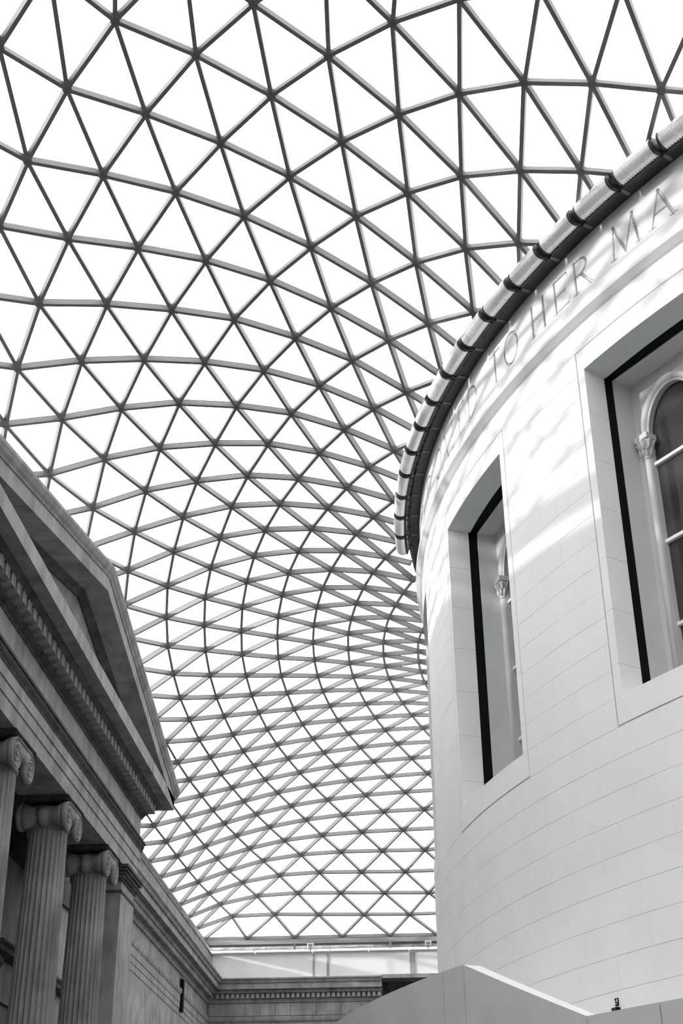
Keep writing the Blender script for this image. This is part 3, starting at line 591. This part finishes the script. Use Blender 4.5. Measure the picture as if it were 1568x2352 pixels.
        for k in range(8):
            t = 2 * math.pi * k / 8
            for (h0, h1, r0, r1) in ((16.14, 16.3, 0.09, 0.15), (16.3, 16.48, 0.12, 0.2)):
                q = t + (0.39 if h0 > 16.2 else 0)
                leaf.tube([W(u + r0 * math.cos(q), 1.34 + r0 * math.sin(q), h0), W(u + (r0 + 0.02) * math.cos(q), 1.34 + (r0 + 0.02) * math.sin(q), (h0 + h1) / 2),
                           W(u + r1 * math.cos(q), 1.34 + r1 * math.sin(q), h1), W(u + (r1 + 0.02) * math.cos(q), 1.34 + (r1 + 0.02) * math.sin(q), h1 - 0.04)], [0.02, 0.032, 0.028, 0.012], 6)
        leaf.build('leaf_carving', M_DRUM2, capo, True)
    # panes and glazing bars
    bars = [ZB, 12.41, 14.19, 15.97]
    for s in (-1, 1):
        u0, u1 = sorted((s * 0.12, s * 1.49))
        for z0, z1 in zip(bars[:-1], bars[1:]):
            mb = MB(); lbox(mb, W, u0, u1, 1.50, 1.515, z0 + 0.03, z1 - 0.03); mb.build('pane', M_WGLASS, win)
        n = 18; us = [u0 + (u1 - u0) * (0.5 - 0.5 * math.cos(math.pi * k / n)) for k in range(n + 1)]
        v = [W(u, dp, z_) for dp in (1.50, 1.515) for u, z_ in [(u0, 16.0), (u1, 16.0)] + [(u, arch_z(u) or 16.6) for u in us[::-1]]]
        k = len(v) // 2
        recalc(MB().add(v, [tuple(range(k)), tuple(range(2 * k - 1, k - 1, -1))] + [(i, (i + 1) % k, k + (i + 1) % k, k + i) for i in range(k)]).build('pane', M_WGLASS, win))
        for zb in bars[1:]:
            mb = MB(); lbox(mb, W, u0, u1, 1.42, 1.53, zb - 0.035, zb + 0.035); mb.build('glazing_bar', M_WHITE, win)
    # darkness of the reading room behind
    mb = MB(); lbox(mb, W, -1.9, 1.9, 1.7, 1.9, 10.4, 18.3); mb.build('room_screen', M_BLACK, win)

# ---- inscription frieze, letters cut into the stone
def arcpts(cx, cy, rx, ry, t0, t1, n=18): return [(cx + rx * math.cos(rad(t0 + (t1 - t0) * i / n)), cy + ry * math.sin(rad(t0 + (t1 - t0) * i / n))) for i in range(n + 1)]
SW, TW = 0.105, 0.062
def ser(x, y, w=0.2): return ([(x - w / 2, y), (x + w / 2, y)], 0.045)
def stem(x): return [([(x, 0.02), (x, 0.98)], SW), ser(x, 0.02), ser(x, 0.98)]
GLY = {
 'I': (0.16, stem(0.08)),
 'H': (0.74, stem(0.09) + stem(0.65) + [([(0.09, 0.5), (0.65, 0.5)], TW)]),
 'E': (0.56, stem(0.1) + [([(0.1, 0.975), (0.5, 0.975)], TW), ([(0.5, 0.99), (0.53, 0.83)], 0.05), ([(0.1, 0.51), (0.42, 0.51)], TW), ([(0.42, 0.58), (0.42, 0.43)], 0.045), ([(0.1, 0.025), (0.52, 0.025)], TW), ([(0.51, 0.01), (0.56, 0.19)], 0.05)]),
 'R': (0.68, stem(0.1) + [([(0.1, 0.975), (0.3, 0.975)] + arcpts(0.3, 0.745, 0.24, 0.23, 90, -90) + [(0.1, 0.515)], 0.08), ([(0.33, 0.5), (0.64, 0.02)], SW), ser(0.62, 0.02, 0.14)]),
 'D': (0.76, stem(0.1) + [([(0.1, 0.975), (0.28, 0.975)] + arcpts(0.28, 0.5, 0.43, 0.475, 90, -90) + [(0.1, 0.025)], 0.088)]),
 'O': (0.88, [(arcpts(0.44, 0.5, 0.4, 0.48, 0, 360, 36), 0.09)]),
 'C': (0.78, [(arcpts(0.46, 0.5, 0.4, 0.48, 50, 310, 28), 0.09), ([(0.71, 0.88), (0.72, 0.74)], 0.05), ([(0.72, 0.12), (0.74, 0.24)], 0.05)]),
 'T': (0.70, stem(0.35)[:2] + [([(0.02, 0.975), (0.68, 0.975)], TW), ([(0.03, 0.99), (0.01, 0.8)], 0.05), ([(0.67, 0.99), (0.69, 0.8)], 0.05)]),
 'A': (0.76, [([(0.36, 0.99), (0.06, 0.02)], TW), ([(0.36, 0.99), (0.68, 0.02)], SW), ([(0.17, 0.36), (0.56, 0.36)], TW), ser(0.06, 0.02), ser(0.69, 0.02)]),
 'M': (0.92, [([(0.14, 0.98), (0.06, 0.02)], TW), ([(0.14, 0.98), (0.45, 0.05)], SW), ([(0.45, 0.05), (0.76, 0.98)], TW), ([(0.76, 0.98), (0.86, 0.02)], SW), ser(0.06, 0.02), ser(0.86, 0.02), ser(0.1, 0.98, 0.14), ser(0.8, 0.98, 0.14)]),
 'J': (0.34, [([(0.2, 0.98), (0.2, 0.05), (0.14, -0.1), (0.0, -0.16)], SW), ser(0.2, 0.98)]),
 'S': (0.52, [(arcpts(0.27, 0.74, 0.2, 0.235, 30, 250, 16) + arcpts(0.25, 0.26, 0.22, 0.24, 80, -150, 16), 0.085)]),
 'Y': (0.7, [([(0.04, 0.98), (0.35, 0.5)], SW), ([(0.66, 0.98), (0.35, 0.5)], TW), ([(0.35, 0.5), (0.35, 0.02)], SW), ser(0.35, 0.02), ser(0.06, 0.98), ser(0.64, 0.98)]),
}
TEXT = [('D', -176.4, -174.8), ('E', -174.2, -173.0), ('D', -172.4, -170.8), ('I', -170.25, -169.9), ('C', -169.3, -167.7), ('A', -167.3, -165.6), ('T', -165.4, -163.9),
        ('E', -163.5, -162.2), ('D', -161.7, -160.05), ('T', -158.1, -156.6), ('O', -156.2, -154.5), ('H', -153.05, -151.5), ('E', -150.85, -149.25), ('R', -148.95, -147.4),
        ('M', -145.8, -143.7), ('A', -143.05, -141.3), ('J', -140.8, -140.1), ('E', -139.6, -138.3), ('S', -137.9, -136.8), ('T', -136.4, -134.9), ('Y', -134.6, -133.0)]
fa0, fa1, fz0, fz1 = -177.5, -132.0, 19.38, 21.12
na, nz = 1600, 150
aa = np.linspace(fa0, fa1, na + 1); zs_ = np.linspace(fz0, fz1, nz + 1)
AA, ZZ = np.meshgrid(aa, zs_, indexing='ij'); DEP = np.zeros_like(AA)
CAPH, BASE = 0.86, 19.90
for ch, l0, l1 in TEXT:
    wd, strokes = GLY[ch]
    i0, i1 = np.searchsorted(aa, l0 - 0.5), np.searchsorted(aa, l1 + 0.5)
    arcw = (l1 - l0) * math.pi / 180 * RD
    X = (AA[i0:i1] - l0) / (l1 - l0) * arcw; Y = ZZ[i0:i1] - BASE
    sub = DEP[i0:i1]
    for pts, w in strokes:
        w = w * CAPH
        for (x0, y0), (x1, y1) in zip(pts[:-1], pts[1:]):
            x0_, x1_ = x0 / wd * arcw, x1 / wd * arcw; y0_, y1_ = y0 * CAPH, y1 * CAPH
            dx, dy = x1_ - x0_, y1_ - y0_; L2 = dx * dx + dy * dy + 1e-9
            t = np.clip(((X - x0_) * dx + (Y - y0_) * dy) / L2, 0, 1)
            dist = np.hypot(X - x0_ - t * dx, Y - y0_ - t * dy)
            np.maximum(sub, np.clip(w / 2 - dist, 0, 0.05) * 2.4, out=sub)
np.maximum(DEP, np.clip(0.016 - np.abs(ZZ - 19.80), 0, 1) * 0.9, out=DEP)
for j in range(9):
    np.maximum(DEP, np.clip(0.013 - np.abs((AA - (-175.0 + 4.8 * j)) * math.pi / 180 * RD), 0, 1) * 0.5, out=DEP)
RRr = RD - DEP
V = np.stack([RRr * np.cos(np.radians(AA)), RRr * np.sin(np.radians(AA)), ZZ], -1).reshape(-1, 3)
ii, jj = np.meshgrid(np.arange(na), np.arange(nz), indexing='ij')
q0 = (ii * (nz + 1) + jj).ravel(); Q = np.stack([q0, q0 + nz + 1, q0 + nz + 2, q0 + 1], 1)
me = bpy.data.meshes.new('inscription_frieze')
me.vertices.add(len(V)); me.vertices.foreach_set('co', V.ravel())
me.loops.add(Q.size); me.loops.foreach_set('vertex_index', Q.ravel().astype(np.int32))
me.polygons.add(len(Q)); me.polygons.foreach_set('loop_start', np.arange(0, Q.size, 4, dtype=np.int32)); me.polygons.foreach_set('loop_total', np.full(len(Q), 4, dtype=np.int32))
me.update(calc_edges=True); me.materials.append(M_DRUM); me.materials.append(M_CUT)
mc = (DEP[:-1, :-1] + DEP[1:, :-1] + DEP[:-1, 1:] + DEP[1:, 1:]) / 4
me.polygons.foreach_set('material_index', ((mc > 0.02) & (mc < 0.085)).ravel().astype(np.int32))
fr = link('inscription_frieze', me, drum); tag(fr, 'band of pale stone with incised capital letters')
for q0_, q1_ in ((A0, fa0), (fa1, A1)): arc_obj('frieze', q0_, q1_, fz0, fz1, RD - 0.06, RD, M_DRUM, drum)
arc_obj('frieze_core', A0, A1, 19.2, 21.1, 22.0, RD - 0.06, M_JOINT, drum, 80)
ring_band(MB(), [(0.5, 21.0), (22.0, 21.0), (22.0, 21.08), (0.5, 21.08)], 0, 360, 72).build('drum_top', M_OLD, drum)
# dark ledge under the lights
recalc(ring_band(MB(), [(22.0, 21.12), (RD + 0.27, 21.12), (RD + 0.27, 21.19), (22.4, 21.24)], A0 - 4, A1 + 4, 110).build('ledge', M_DARK, drum))

# ================================================================== PORTICO ON THE LEFT
XF, YC = -32.70, -0.15                                # face of the entablature, centre of the portico
Y0, Y1 = -11.35, 11.05
XB = -EX + 0.5                                        # wall behind
port = empty('portico'); tag(port, 'weathered stone portico entablature with pediment above the columns', 'portico')
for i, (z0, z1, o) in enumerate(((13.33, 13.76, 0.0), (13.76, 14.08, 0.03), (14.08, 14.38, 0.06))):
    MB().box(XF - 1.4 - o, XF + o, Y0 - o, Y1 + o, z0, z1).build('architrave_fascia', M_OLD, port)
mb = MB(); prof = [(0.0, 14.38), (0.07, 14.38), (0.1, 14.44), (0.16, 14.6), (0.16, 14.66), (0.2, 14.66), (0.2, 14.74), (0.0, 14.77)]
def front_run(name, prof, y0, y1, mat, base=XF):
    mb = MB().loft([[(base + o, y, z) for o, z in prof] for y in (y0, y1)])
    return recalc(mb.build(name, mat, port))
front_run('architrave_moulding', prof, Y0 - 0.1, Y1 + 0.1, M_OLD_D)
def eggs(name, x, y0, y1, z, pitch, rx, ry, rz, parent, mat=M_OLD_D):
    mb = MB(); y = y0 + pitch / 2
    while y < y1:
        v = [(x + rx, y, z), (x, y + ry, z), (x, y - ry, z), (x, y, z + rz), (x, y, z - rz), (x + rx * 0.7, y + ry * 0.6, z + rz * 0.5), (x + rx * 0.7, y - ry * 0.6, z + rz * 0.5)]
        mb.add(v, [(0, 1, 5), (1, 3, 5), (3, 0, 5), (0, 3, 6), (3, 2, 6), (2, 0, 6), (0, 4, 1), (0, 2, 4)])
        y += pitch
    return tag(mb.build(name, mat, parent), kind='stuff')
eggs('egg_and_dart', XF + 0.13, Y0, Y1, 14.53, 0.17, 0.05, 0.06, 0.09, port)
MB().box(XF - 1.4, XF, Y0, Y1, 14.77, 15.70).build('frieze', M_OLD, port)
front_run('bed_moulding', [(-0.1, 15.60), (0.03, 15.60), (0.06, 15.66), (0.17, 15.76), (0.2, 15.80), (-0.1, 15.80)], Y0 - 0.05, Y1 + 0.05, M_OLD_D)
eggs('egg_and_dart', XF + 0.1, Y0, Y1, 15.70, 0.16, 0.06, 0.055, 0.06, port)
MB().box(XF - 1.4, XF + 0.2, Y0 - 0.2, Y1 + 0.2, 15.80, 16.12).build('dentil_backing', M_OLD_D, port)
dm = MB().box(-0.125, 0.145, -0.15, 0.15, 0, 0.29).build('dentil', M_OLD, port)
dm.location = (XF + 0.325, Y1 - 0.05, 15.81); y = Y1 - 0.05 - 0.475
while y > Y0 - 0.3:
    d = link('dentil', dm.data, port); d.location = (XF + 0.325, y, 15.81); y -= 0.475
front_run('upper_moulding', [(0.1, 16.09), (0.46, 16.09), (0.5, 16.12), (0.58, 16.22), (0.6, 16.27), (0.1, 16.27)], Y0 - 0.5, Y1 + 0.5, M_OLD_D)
MB().box(XB, XF + 0.95, Y0 - 1.1, Y1 + 1.15, 16.26, 16.72).build('cornice', M_OLD, port)
# pediment
TYM = [(Y0 - 0.9, 16.72), (Y1 + 0.9, 16.72), (YC, 19.22)]
MB().add([(XF + 0.05, y, z) for y, z in TYM] + [(XF - 0.4, y, z) for y, z in TYM], [(0, 1, 2), (5, 4, 3), (0, 3, 4, 1), (1, 4, 5, 2), (2, 5, 3, 0)]).build('tympanum', M_OLD, port)
SL = 0.228
def rake(name, prof, mat, y_end, par=port):
    L = []
    for s in (-1, 1):
        ye = y_end * s + YC
        rings = [[(x, YC, 19.15 + h) for x, h in prof], [(x, ye, 19.15 - SL * abs(ye - YC) + h) for x, h in prof]]
        L.append(recalc(MB().loft(rings).build(name, mat, par)))
    return L
rake('raking_corona', [(XF - 0.3, 0.0), (XF + 0.95, 0.0), (XF + 0.95, 0.42), (XF - 0.3, 0.42)], M_OLD, 12.30)
rake('raking_sima', [(XF - 0.3, 0.421), (XF + 0.98, 0.421), (XF + 1.0, 0.47), (XF + 1.06, 0.54), (XF + 1.12, 0.66), (XF + 1.12, 0.75), (XF - 0.3, 0.80)], M_OLD, 12.55)
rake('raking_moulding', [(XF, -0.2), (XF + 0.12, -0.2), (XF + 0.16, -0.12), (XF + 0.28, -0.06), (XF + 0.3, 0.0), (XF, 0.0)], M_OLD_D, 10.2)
for s in (-1, 1):
    ye = YC + s * 12.3
    v = [(x, y, z) for x in (XB, XF - 0.28) for y, z in ((YC, 19.2), (YC, 19.9), (ye, 19.9 - SL * 12.3), (ye, 19.2 - SL * 12.3))]
    recalc(MB().add(v, [(0, 1, 2, 3), (7, 6, 5, 4), (0, 4, 5, 1), (1, 5, 6, 2), (2, 6, 7, 3), (3, 7, 4, 0)]).build('pediment_roof', M_OLD, port))
# ceiling of the porch with cross beams
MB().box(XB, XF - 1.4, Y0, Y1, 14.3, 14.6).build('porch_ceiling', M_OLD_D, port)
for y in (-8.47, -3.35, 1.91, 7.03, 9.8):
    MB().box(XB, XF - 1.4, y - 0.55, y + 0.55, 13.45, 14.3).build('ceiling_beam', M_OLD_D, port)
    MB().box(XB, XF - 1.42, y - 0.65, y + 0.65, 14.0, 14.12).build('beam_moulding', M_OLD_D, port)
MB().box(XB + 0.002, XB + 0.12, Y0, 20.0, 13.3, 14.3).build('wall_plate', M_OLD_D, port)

# ---- end pier
pier = empty('pier', (XF - 0.7, 9.77, 0)); tag(pier, 'square stone pier with moulded cap at the end of the colonnade', 'pier')
MB().box(-0.68, 0.68, -1.08, 1.08, 0, 12.42).build('shaft', M_OLD, pier)
MB().box(-0.71, 0.71, -1.11, 1.11, 12.42, 12.50).build('neck_band', M_OLD_D, pier)
MB().box(-0.67, 0.67, -1.06, 1.06, 12.50, 12.80).build('neck', M_OLD, pier)
capm = MB(); 
for z0, z1, o in ((12.80, 12.88, 0.04), (12.88, 13.02, 0.09), (13.02, 13.12, 0.13), (13.12, 13.22, 0.19), (13.22, 13.32, 0.24)):
    capm.box(-0.68 - o, 0.68 + o, -1.08 - o, 1.08 + o, z0, z1)
cp = capm.build('cap', M_OLD_D, pier)
eggs('egg_and_dart', 0.77, -1.1, 1.1, 12.95, 0.17, 0.06, 0.06, 0.07, cp)

# ---- ionic columns
def spiral(cx, cy, cz, s, r0, turns=2.3, n=60):
    pts = []
    for i in range(n + 1):
        t = i / n; a = math.pi / 2 + s * turns * 2 * math.pi * t; r = r0 * (1 - t) ** 1.0 + 0.06 * t
        pts.append((cx, cy + r * math.cos(a), cz + r * math.sin(a)))
    return pts
def make_column():
    col = empty('column')
    nf, sub, rows = 24, 6, 16
    mb = MB(); rings = []
    for j in range(rows + 1):
        t = j / rows; z = 0.72 + t * (12.62 - 0.72); R = 0.645 - 0.105 * t ** 1.6
        rg = []
        for k in range(nf * sub):
            ph = (k % sub) / sub
            dep = 0.0 if ph == 0 else 0.068 * math.sin(math.pi * ph) ** 0.6
            if t > 0.985 or t < 0.01: dep *= 0.3
            a = 2 * math.pi * k / (nf * sub)
            rg.append(((R - dep * R / 0.62) * math.cos(a), (R - dep * R / 0.62) * math.sin(a), z))
        rings.append(rg)
    mb.loft(rings); recalc(mb.build('shaft', M_OLD, col))
    base = MB().lathe([(0.84, 0.2), (0.87, 0.26), (0.87, 0.36), (0.80, 0.42), (0.73, 0.46), (0.72, 0.54), (0.77, 0.58), (0.79, 0.64), (0.75, 0.7), (0.66, 0.74)], 0, 0, 40).build('base', M_OLD, col, True)
    MB().box(-0.9, 0.9, -0.9, 0.9, 0, 0.2).build('plinth', M_OLD, base)
    cap = MB().lathe([(0.55, 12.50), (0.59, 12.53), (0.59, 12.59), (0.56, 12.63), (0.62, 12.72), (0.74, 12.84), (0.77, 12.95), (0.69, 13.0), (0.68, 13.1)], 0, 0, 40).build('capital', M_OLD, col, True)
    egg = MB()
    for k in range(20):
        a = 2 * math.pi * k / 20
        egg.tube([(0.61 * math.cos(a), 0.61 * math.sin(a), 12.68), (0.71 * math.cos(a), 0.71 * math.sin(a), 12.78), (0.78 * math.cos(a), 0.78 * math.sin(a), 12.92)], [0.03, 0.065, 0.06], 6)
    egg.build('egg_carving', M_OLD, cap, True)
    ab = MB()
    for z0, z1, o in ((13.2, 13.24, -0.06), (13.24, 13.29, -0.03), (13.29, 13.33, 0.0)):
        ab.box(-0.74 - o, 0.74 + o, -0.95 - o, 0.95 + o, z0, z1)
    ab.build('abacus', M_OLD_D, cap)
    eg = eggs('egg_and_dart', 0.70, -0.92, 0.92, 13.24, 0.105, 0.05, 0.035, 0.04, cap)
    for f in (1, -1):                                  # front and back faces
        xf = 0.70 * f
        ch = MB(); n = 16; pr = []
        for i in range(n + 1):
            y = -0.6 + 1.2 * i / n; sag = 0.10 * (1 - (y / 0.6) ** 2)
            pr.append([(xf, y, 13.20), (xf - 0.12 * f, y, 13.20), (xf - 0.12 * f, y, 12.98 - sag), (xf, y, 12.98 - sag)])
        recalc(ch.loft(pr).build('channel', M_OLD, cap))
        for zz_, rr_ in ((13.18, 0.028), (12.97, 0.028)):
            MB().tube([(xf + 0.01 * f, -0.6 + 1.2 * i / 12, zz_ - (0.10 * (1 - ((-0.6 + 1.2 * i / 12) / 0.6) ** 2) if zz_ < 13.1 else 0)) for i in range(13)], rr_, 6).build('channel_rim', M_OLD, cap, True)
        for s in (-1, 1):
            yc, zc, r0 = 0.575 * s, 12.80, 0.41
            dsc = MB()
            rg = [[(xf + h * f, yc + r * math.cos(t), zc + r * math.sin(t)) for t in [2 * math.pi * k / 32 for k in range(32)]] for h, r in ((-0.14, r0), (-0.01, r0), (0.015, r0 - 0.03), (-0.015, r0 - 0.06), (-0.015, 0.01))]
            vol = recalc(dsc.loft(rg).build('volute', M_OLD, cap, True))
            MB().tube(spiral(xf, yc, zc, -s, r0 - 0.02), 0.027, 6).build('scroll', M_OLD, vol, True)
            MB().tube([(xf - 0.02 * f, yc, zc), (xf + 0.035 * f, yc, zc)], 0.05, 12).build('eye', M_OLD, vol)
    for s in (-1, 1):                                  # bolsters on the flanks
        pr = [(-0.56, 0.40), (-0.45, 0.34), (-0.28, 0.27), (-0.12, 0.24), (-0.10, 0.29), (-0.04, 0.3), (0.04, 0.3), (0.10, 0.29), (0.12, 0.24), (0.28, 0.27), (0.45, 0.34), (0.56, 0.40)]
        rg = [[(x, 0.575 * s + r * math.cos(t), 12.80 + r * math.sin(t)) for t in [2 * math.pi * k / 24 for k in range(24)]] for x, r in pr]
        recalc(MB().loft(rg).build('bolster', M_OLD, cap, True))
    return col
col = make_column()
labs = ['fluted stone column with scrolled capital at the left edge of the frame', 'fluted stone column with scrolled capital, middle of the three', 'fluted stone column with scrolled capital beside the square end pier']
for i, y in enumerate((-3.35, 1.91, 7.03)):
    c = col if i == 0 else copy_tree(col)
    c.location = (XF - 0.70, y, 0)
    tag(c, labs[i], 'column', 'columns of the portico')

# ---- door cases on the wall behind the columns
def doorcase(y, lb):
    e = empty('door_surround', (XB, y, 0)); tag(e, lb, 'door surround', 'door surrounds behind the columns')
    hood = MB()
    rings = [[(o, yy, z) for o, z in ((0, 10.02), (0.1, 10.02), (0.16, 10.1), (0.42, 10.14), (0.42, 10.28), (0.5, 10.36), (0.5, 10.44), (0, 10.5))] for yy in (-1.75, 1.75)]
    recalc(hood.loft(rings).build('hood', M_OLD_D, e))
    MB().box(0, 0.10, -1.6, 1.6, 9.35, 10.02).build('frieze_panel', M_OLD, e)
    for s in (-1, 1):
        pts = [(0.10, 1.45 * s, 10.0), (0.36, 1.45 * s, 9.92), (0.40, 1.45 * s, 9.72), (0.26, 1.45 * s, 9.45), (0.17, 1.45 * s, 9.1), (0.2, 1.45 * s, 8.85), (0.12, 1.45 * s, 8.75)]
        rg = []
        for (x, yy, z), h in zip(pts, (0.12, 0.14, 0.13, 0.11, 0.09, 0.1, 0.06)):
            rg.append([(x + 0.02, yy - 0.14, z + h * 0.3), (x + 0.02, yy + 0.14, z + h * 0.3), (max(0.0, x - 0.16), yy + 0.14, z - h), (max(0.0, x - 0.16), yy - 0.14, z - h)])
        co = recalc(MB().loft(rg).build('console', M_OLD_D, e))
        MB().tube([(0.3, 1.45 * s - 0.17, 9.80), (0.3, 1.45 * s + 0.17, 9.80)], 0.13, 14).build('scroll', M_OLD_D, co)
        MB().tube([(0.15, 1.45 * s - 0.16, 8.86), (0.15, 1.45 * s + 0.16, 8.86)], 0.1, 14).build('scroll', M_OLD_D, co)
        MB().box(0, 0.14, s * 1.45 - 0.17, s * 1.45 + 0.17, 0, 8.7).build('jamb', M_OLD, e)
    MB().box(0, 0.12, -1.28, 1.28, 8.8, 9.35).build('lintel', M_OLD, e)
    MB().box(0, 0.03, -1.28, 1.28, 0, 8.8).build('door_leaf', M_DARK, e)
doorcase(7.72, 'moulded stone door hood on scroll brackets between the first and middle columns')
doorcase(14.1, 'moulded stone door hood on scroll brackets between middle column and pier column')

# ================================================================== UPLIGHTS ON THE DRUM LEDGE
ORD = ['first', 'second', 'third', 'fourth', 'fifth', 'sixth', 'seventh', 'eighth', 'ninth', 'tenth', 'eleventh', 'twelfth', 'thirteenth', 'fourteenth', 'fifteenth', 'sixteenth']
def make_light():
    e = empty('uplight')                              # own axes: x along the lamp, y outward from the drum, z up
    L, r = 1.08, 0.205
    mb = MB(); rings = []
    nx = 30
    for i in range(nx + 1):
        x = -L / 2 + 0.055 + (L - 0.11) * i / nx
        rr_ = r - (0.0 if i % 2 else 0.024)
        rings.append([(x, rr_ * math.cos(t), rr_ * 1.0 * math.sin(t)) for t in [2 * math.pi * k / 28 for k in range(28)]])
    mb.loft(rings); recalc(mb.build('ribbed_reflector', M_CHROME, e))
    for s in (-1, 1):
        x0 = s * (L / 2 - 0.07)
        rg = [[(x0 + s * dx, q * math.cos(t), q * math.sin(t)) for t in [2 * math.pi * k / 28 for k in range(28)]] for dx, q in ((0.0, r - 0.004), (0.035, r - 0.004), (0.06, r - 0.03), (0.07, r - 0.08))]
        recalc(MB().loft(rg).build('end_cap', M_CAP, e))
    MB().box(-L / 2 + 0.06, L / 2 - 0.06, -0.16, -0.10, -r + 0.01, -r + 0.06).build('lower_rim', M_DARK, e)
    for x in (-0.36, 0.3):
        br = MB(); br.tube([(x, -0.10, -r + 0.04), (x + 0.03, -0.20, -0.10), (x - 0.02, -0.27, 0.0)], 0.018, 6)
        br.box(x - 0.05, x + 0.05, -0.30, -0.22, -0.04, 0.02)
        br.build('bracket', M_DARK, e)
    MB().box(-0.50, -0.42, -0.50, -0.28, -0.045, -0.022).build('mounting_plate', M_STEEL, e)
    cb = MB(); cb.tube([(0.15, -0.12, -r + 0.05), (0.1, -0.18, -0.14), (-0.02, -0.2, -0.1), (-0.1, -0.22, -0.12), (-0.2, -0.2, -0.08), (-0.34, -0.22, -0.05)], 0.012, 5)
    cb.build('cable', M_DARK, e, True)
    return e
proto = make_light()
for j in range(16):
    a = -143.45 + 2.9 * (1 - j) + 1.33
    o = proto if j == 0 else copy_tree(proto)
    o.location = PP(a, 23.08, 21.15); o.rotation_euler = (0, 0, rad(a - 90))
    tag(o, 'ribbed metal barrel light on the drum ledge, %s counting from the right' % ORD[j], 'light', 'barrel lights along the drum ledge')

# ================================================================== STAIR WALL ROUND THE DRUM
RS = 25.6
stair = empty('stair_wall'); tag(stair, 'smooth pale stone parapet of the stair curving round the drum', 'parapet')
def top_z(a):
    if a <= -151.1: return 6.0
    if a >= -144.6: return 4.83
    return 6.0 + (4.83 - 6.0) * (a + 151.1) / 6.5
def stair_panel(a0, a1):
    n = max(2, int((a1 - a0) / 0.8)); g = 0.02
    rings = []
    for i in range(n + 1):
        a = a0 + g + (a1 - a0 - 2 * g) * i / n; t = top_z(a)
        rings.append([PP(a, R, z) for R, z in ((RS - 0.32, 0), (RS, 0), (RS, t), (RS - 0.32, t))])
    return recalc(MB().loft(rings).build('parapet_panel', M_DRUM2, stair))
cuts = [-206, -199, -192, -185, -178, -171, -164.6, -158.0, -152.6, -151.1, -144.6, -141.6, -135, -128, -121]
for a0, a1 in zip(cuts[:-1], cuts[1:]): stair_panel(a0, a1)
mb = MB()
for i in range(34):                                   # the flight behind the parapet
    a0 = -151.1 + i * 0.66
    if a0 > -128.8: break
    arc(mb, a0, a0 + 0.66, 0, max(0.2, 4.9 - 0.17 * i), RD + 0.01, RS - 0.33, 1)
recalc(mb.build('flight_of_steps', M_DRUM2, stair))
recalc(arc(MB(), -206, -151.1, 4.6, 4.9, RD + 0.01, RS - 0.33, 50).build('landing', M_DRUM2, stair))

# ================================================================== SMALL FITTINGS ON THE DRUM
def on_drum(name, a, z):
    e = empty(name, PP(a, RD, z)); e.rotation_euler = (0, 0, rad(a + 90)); return e      # own axes: x across, -y outward
e = on_drum('wall_sign', -151.52, 5.64); tag(e, 'small black and white pictogram sign on the drum above the stair parapet', 'sign')
MB().box(-0.042, 0.042, -0.02, 0.0, -0.06, 0.06).build('plate', M_BLACK, e)
mk = MB()
mk.box(-0.034, -0.018, -0.024, -0.02, -0.045, -0.005); mk.box(-0.034, -0.02, -0.024, -0.02, 0.0, 0.03); mk.box(0.012, 0.034, -0.024, -0.02, -0.012, 0.045); mk.box(0.0, 0.014, -0.024, -0.02, -0.045, -0.027)
mk.build('pictogram', M_WHITE, e)
e = on_drum('wall_box', -151.52, 5.50); tag(e, 'small black box on the drum wall just above the stair parapet', 'box')
MB().box(-0.07, 0.07, -0.08, 0.0, -0.05, 0.045).build('housing', M_BLACK, e)
MB().box(-0.06, 0.06, -0.09, -0.081, -0.04, 0.035).build('cover', M_DARK, e)
